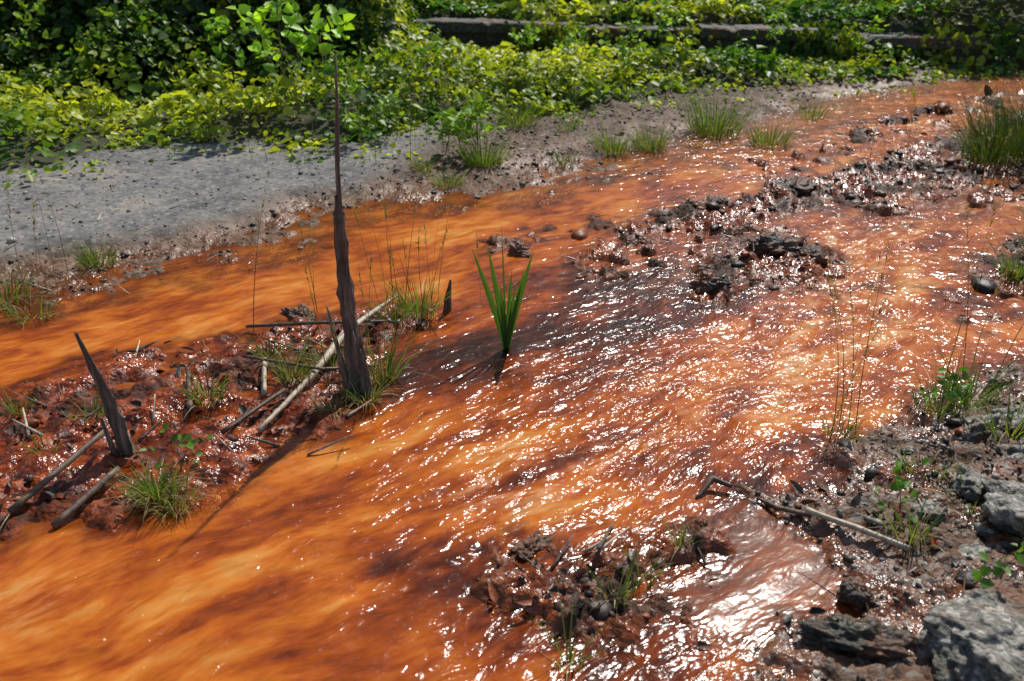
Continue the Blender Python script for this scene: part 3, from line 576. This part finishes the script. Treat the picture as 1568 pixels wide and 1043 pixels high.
a=rng.uniform(0,6.28,n);L=.05*np.exp(rng.normal(0,.3,n))
v=leaves(np.stack([x,yy,zz],1),np.stack([np.cos(a),np.sin(a)*.3,-np.ones(n)*.6],1),np.array([0,-.8,.7])+rng.normal(0,.4,(n,3)),L,L*.8,vcol(x,yy,n)*.7)
mk('wall_vines',v[0],v[1],M_leaf,v[2])
def tree(x,y,hgt,rad,seed,n=4200):
    r=np.random.default_rng(seed);z0=Hh(x,y);specs=[dict(path=[(x,y,z0-.2),(x+r.normal(0,.1),y,z0+hgt*.35),(x+r.normal(0,.3),y,z0+hgt*.7),(x,y,z0+hgt*.95)],rad=[.2,.15,.09,.03],sides=9,sub=3,rough=.2,seed=seed)]
    cs=[]
    for i in range(16):
        a=r.uniform(0,6.28);u=r.uniform(.22,.95);L=rad*r.uniform(.5,1)*(1.1-.5*abs(u-.5));s0=np.array([x,y,z0+hgt*u*.9]);e=s0+np.array([math.cos(a)*L,math.sin(a)*L,L*.35])
        specs.append(dict(path=[s0,(s0+e)/2,e],rad=[.05,.035,.012],sides=5,sub=2));cs+=[e,(s0+e)/2+r.normal(0,.2,3)]
    cs=np.array(cs);k=r.integers(0,len(cs),n);P=cs[k]+r.normal(0,.42,(n,3))*[1,1,.7];L=r.uniform(.12,.24,n)
    v=leaves(P,r.normal(0,1,(n,3)),r.normal(0,.6,(n,3))+[0,0,1],L,L*.7,pal(n,[(.03,.06,.012),(.06,.11,.02)]))
    parent('tree',[tubeobj('trunk',specs,M_bark),mk('crown',v[0],v[1],M_leaf,v[2])],(x,y,z0))
for i,(x,y,hh,rr) in enumerate([(-9,15,7,3),(-5.5,16.5,7.5,3.2),(-2,19,7.5,3.2),(1.5,21,8,3),(-12,17,8,3),(11,24,8,3.2)]):
    tree(x,y,hh,rr,50+i)
# ---------------------------------------------------------------- light, sky, camera
el=math.radians(50);az=math.radians(24)
sd=Vector((math.sin(az)*math.cos(el),math.cos(az)*math.cos(el),math.sin(el)))
L=bpy.data.lights.new('sun','SUN');L.energy=4.9;L.angle=math.radians(.7);L.color=(1,.96,.90)
lo=bpy.data.objects.new('sun',L);lo.rotation_euler=sd.to_track_quat('Z','Y').to_euler();lo.location=(3,8,10);sc.collection.objects.link(lo)
w=bpy.data.worlds.new('World');sc.world=w;w.use_nodes=True;nt=w.node_tree;bg=nt.nodes['Background']
sk=nt.nodes.new('ShaderNodeTexSky');sk.sky_type='NISHITA';sk.sun_disc=False;sk.sun_elevation=el;sk.sun_rotation=az
nt.links.new(sk.outputs[0],bg.inputs[0]);bg.inputs[1].default_value=.11
sc.view_settings.view_transform='Standard';sc.view_settings.look='None';sc.view_settings.exposure=0
cam=bpy.data.cameras.new('camera');cam.lens=32;cam.sensor_width=36;cam.clip_start=.05;cam.clip_end=1000
cam.dof.use_dof=True;cam.dof.focus_distance=3.1;cam.dof.aperture_fstop=3.5
co=bpy.data.objects.new('camera',cam);co.location=(0,0,1.5);co.rotation_euler=(math.radians(90-27),0,0);sc.collection.objects.link(co);sc.camera=co
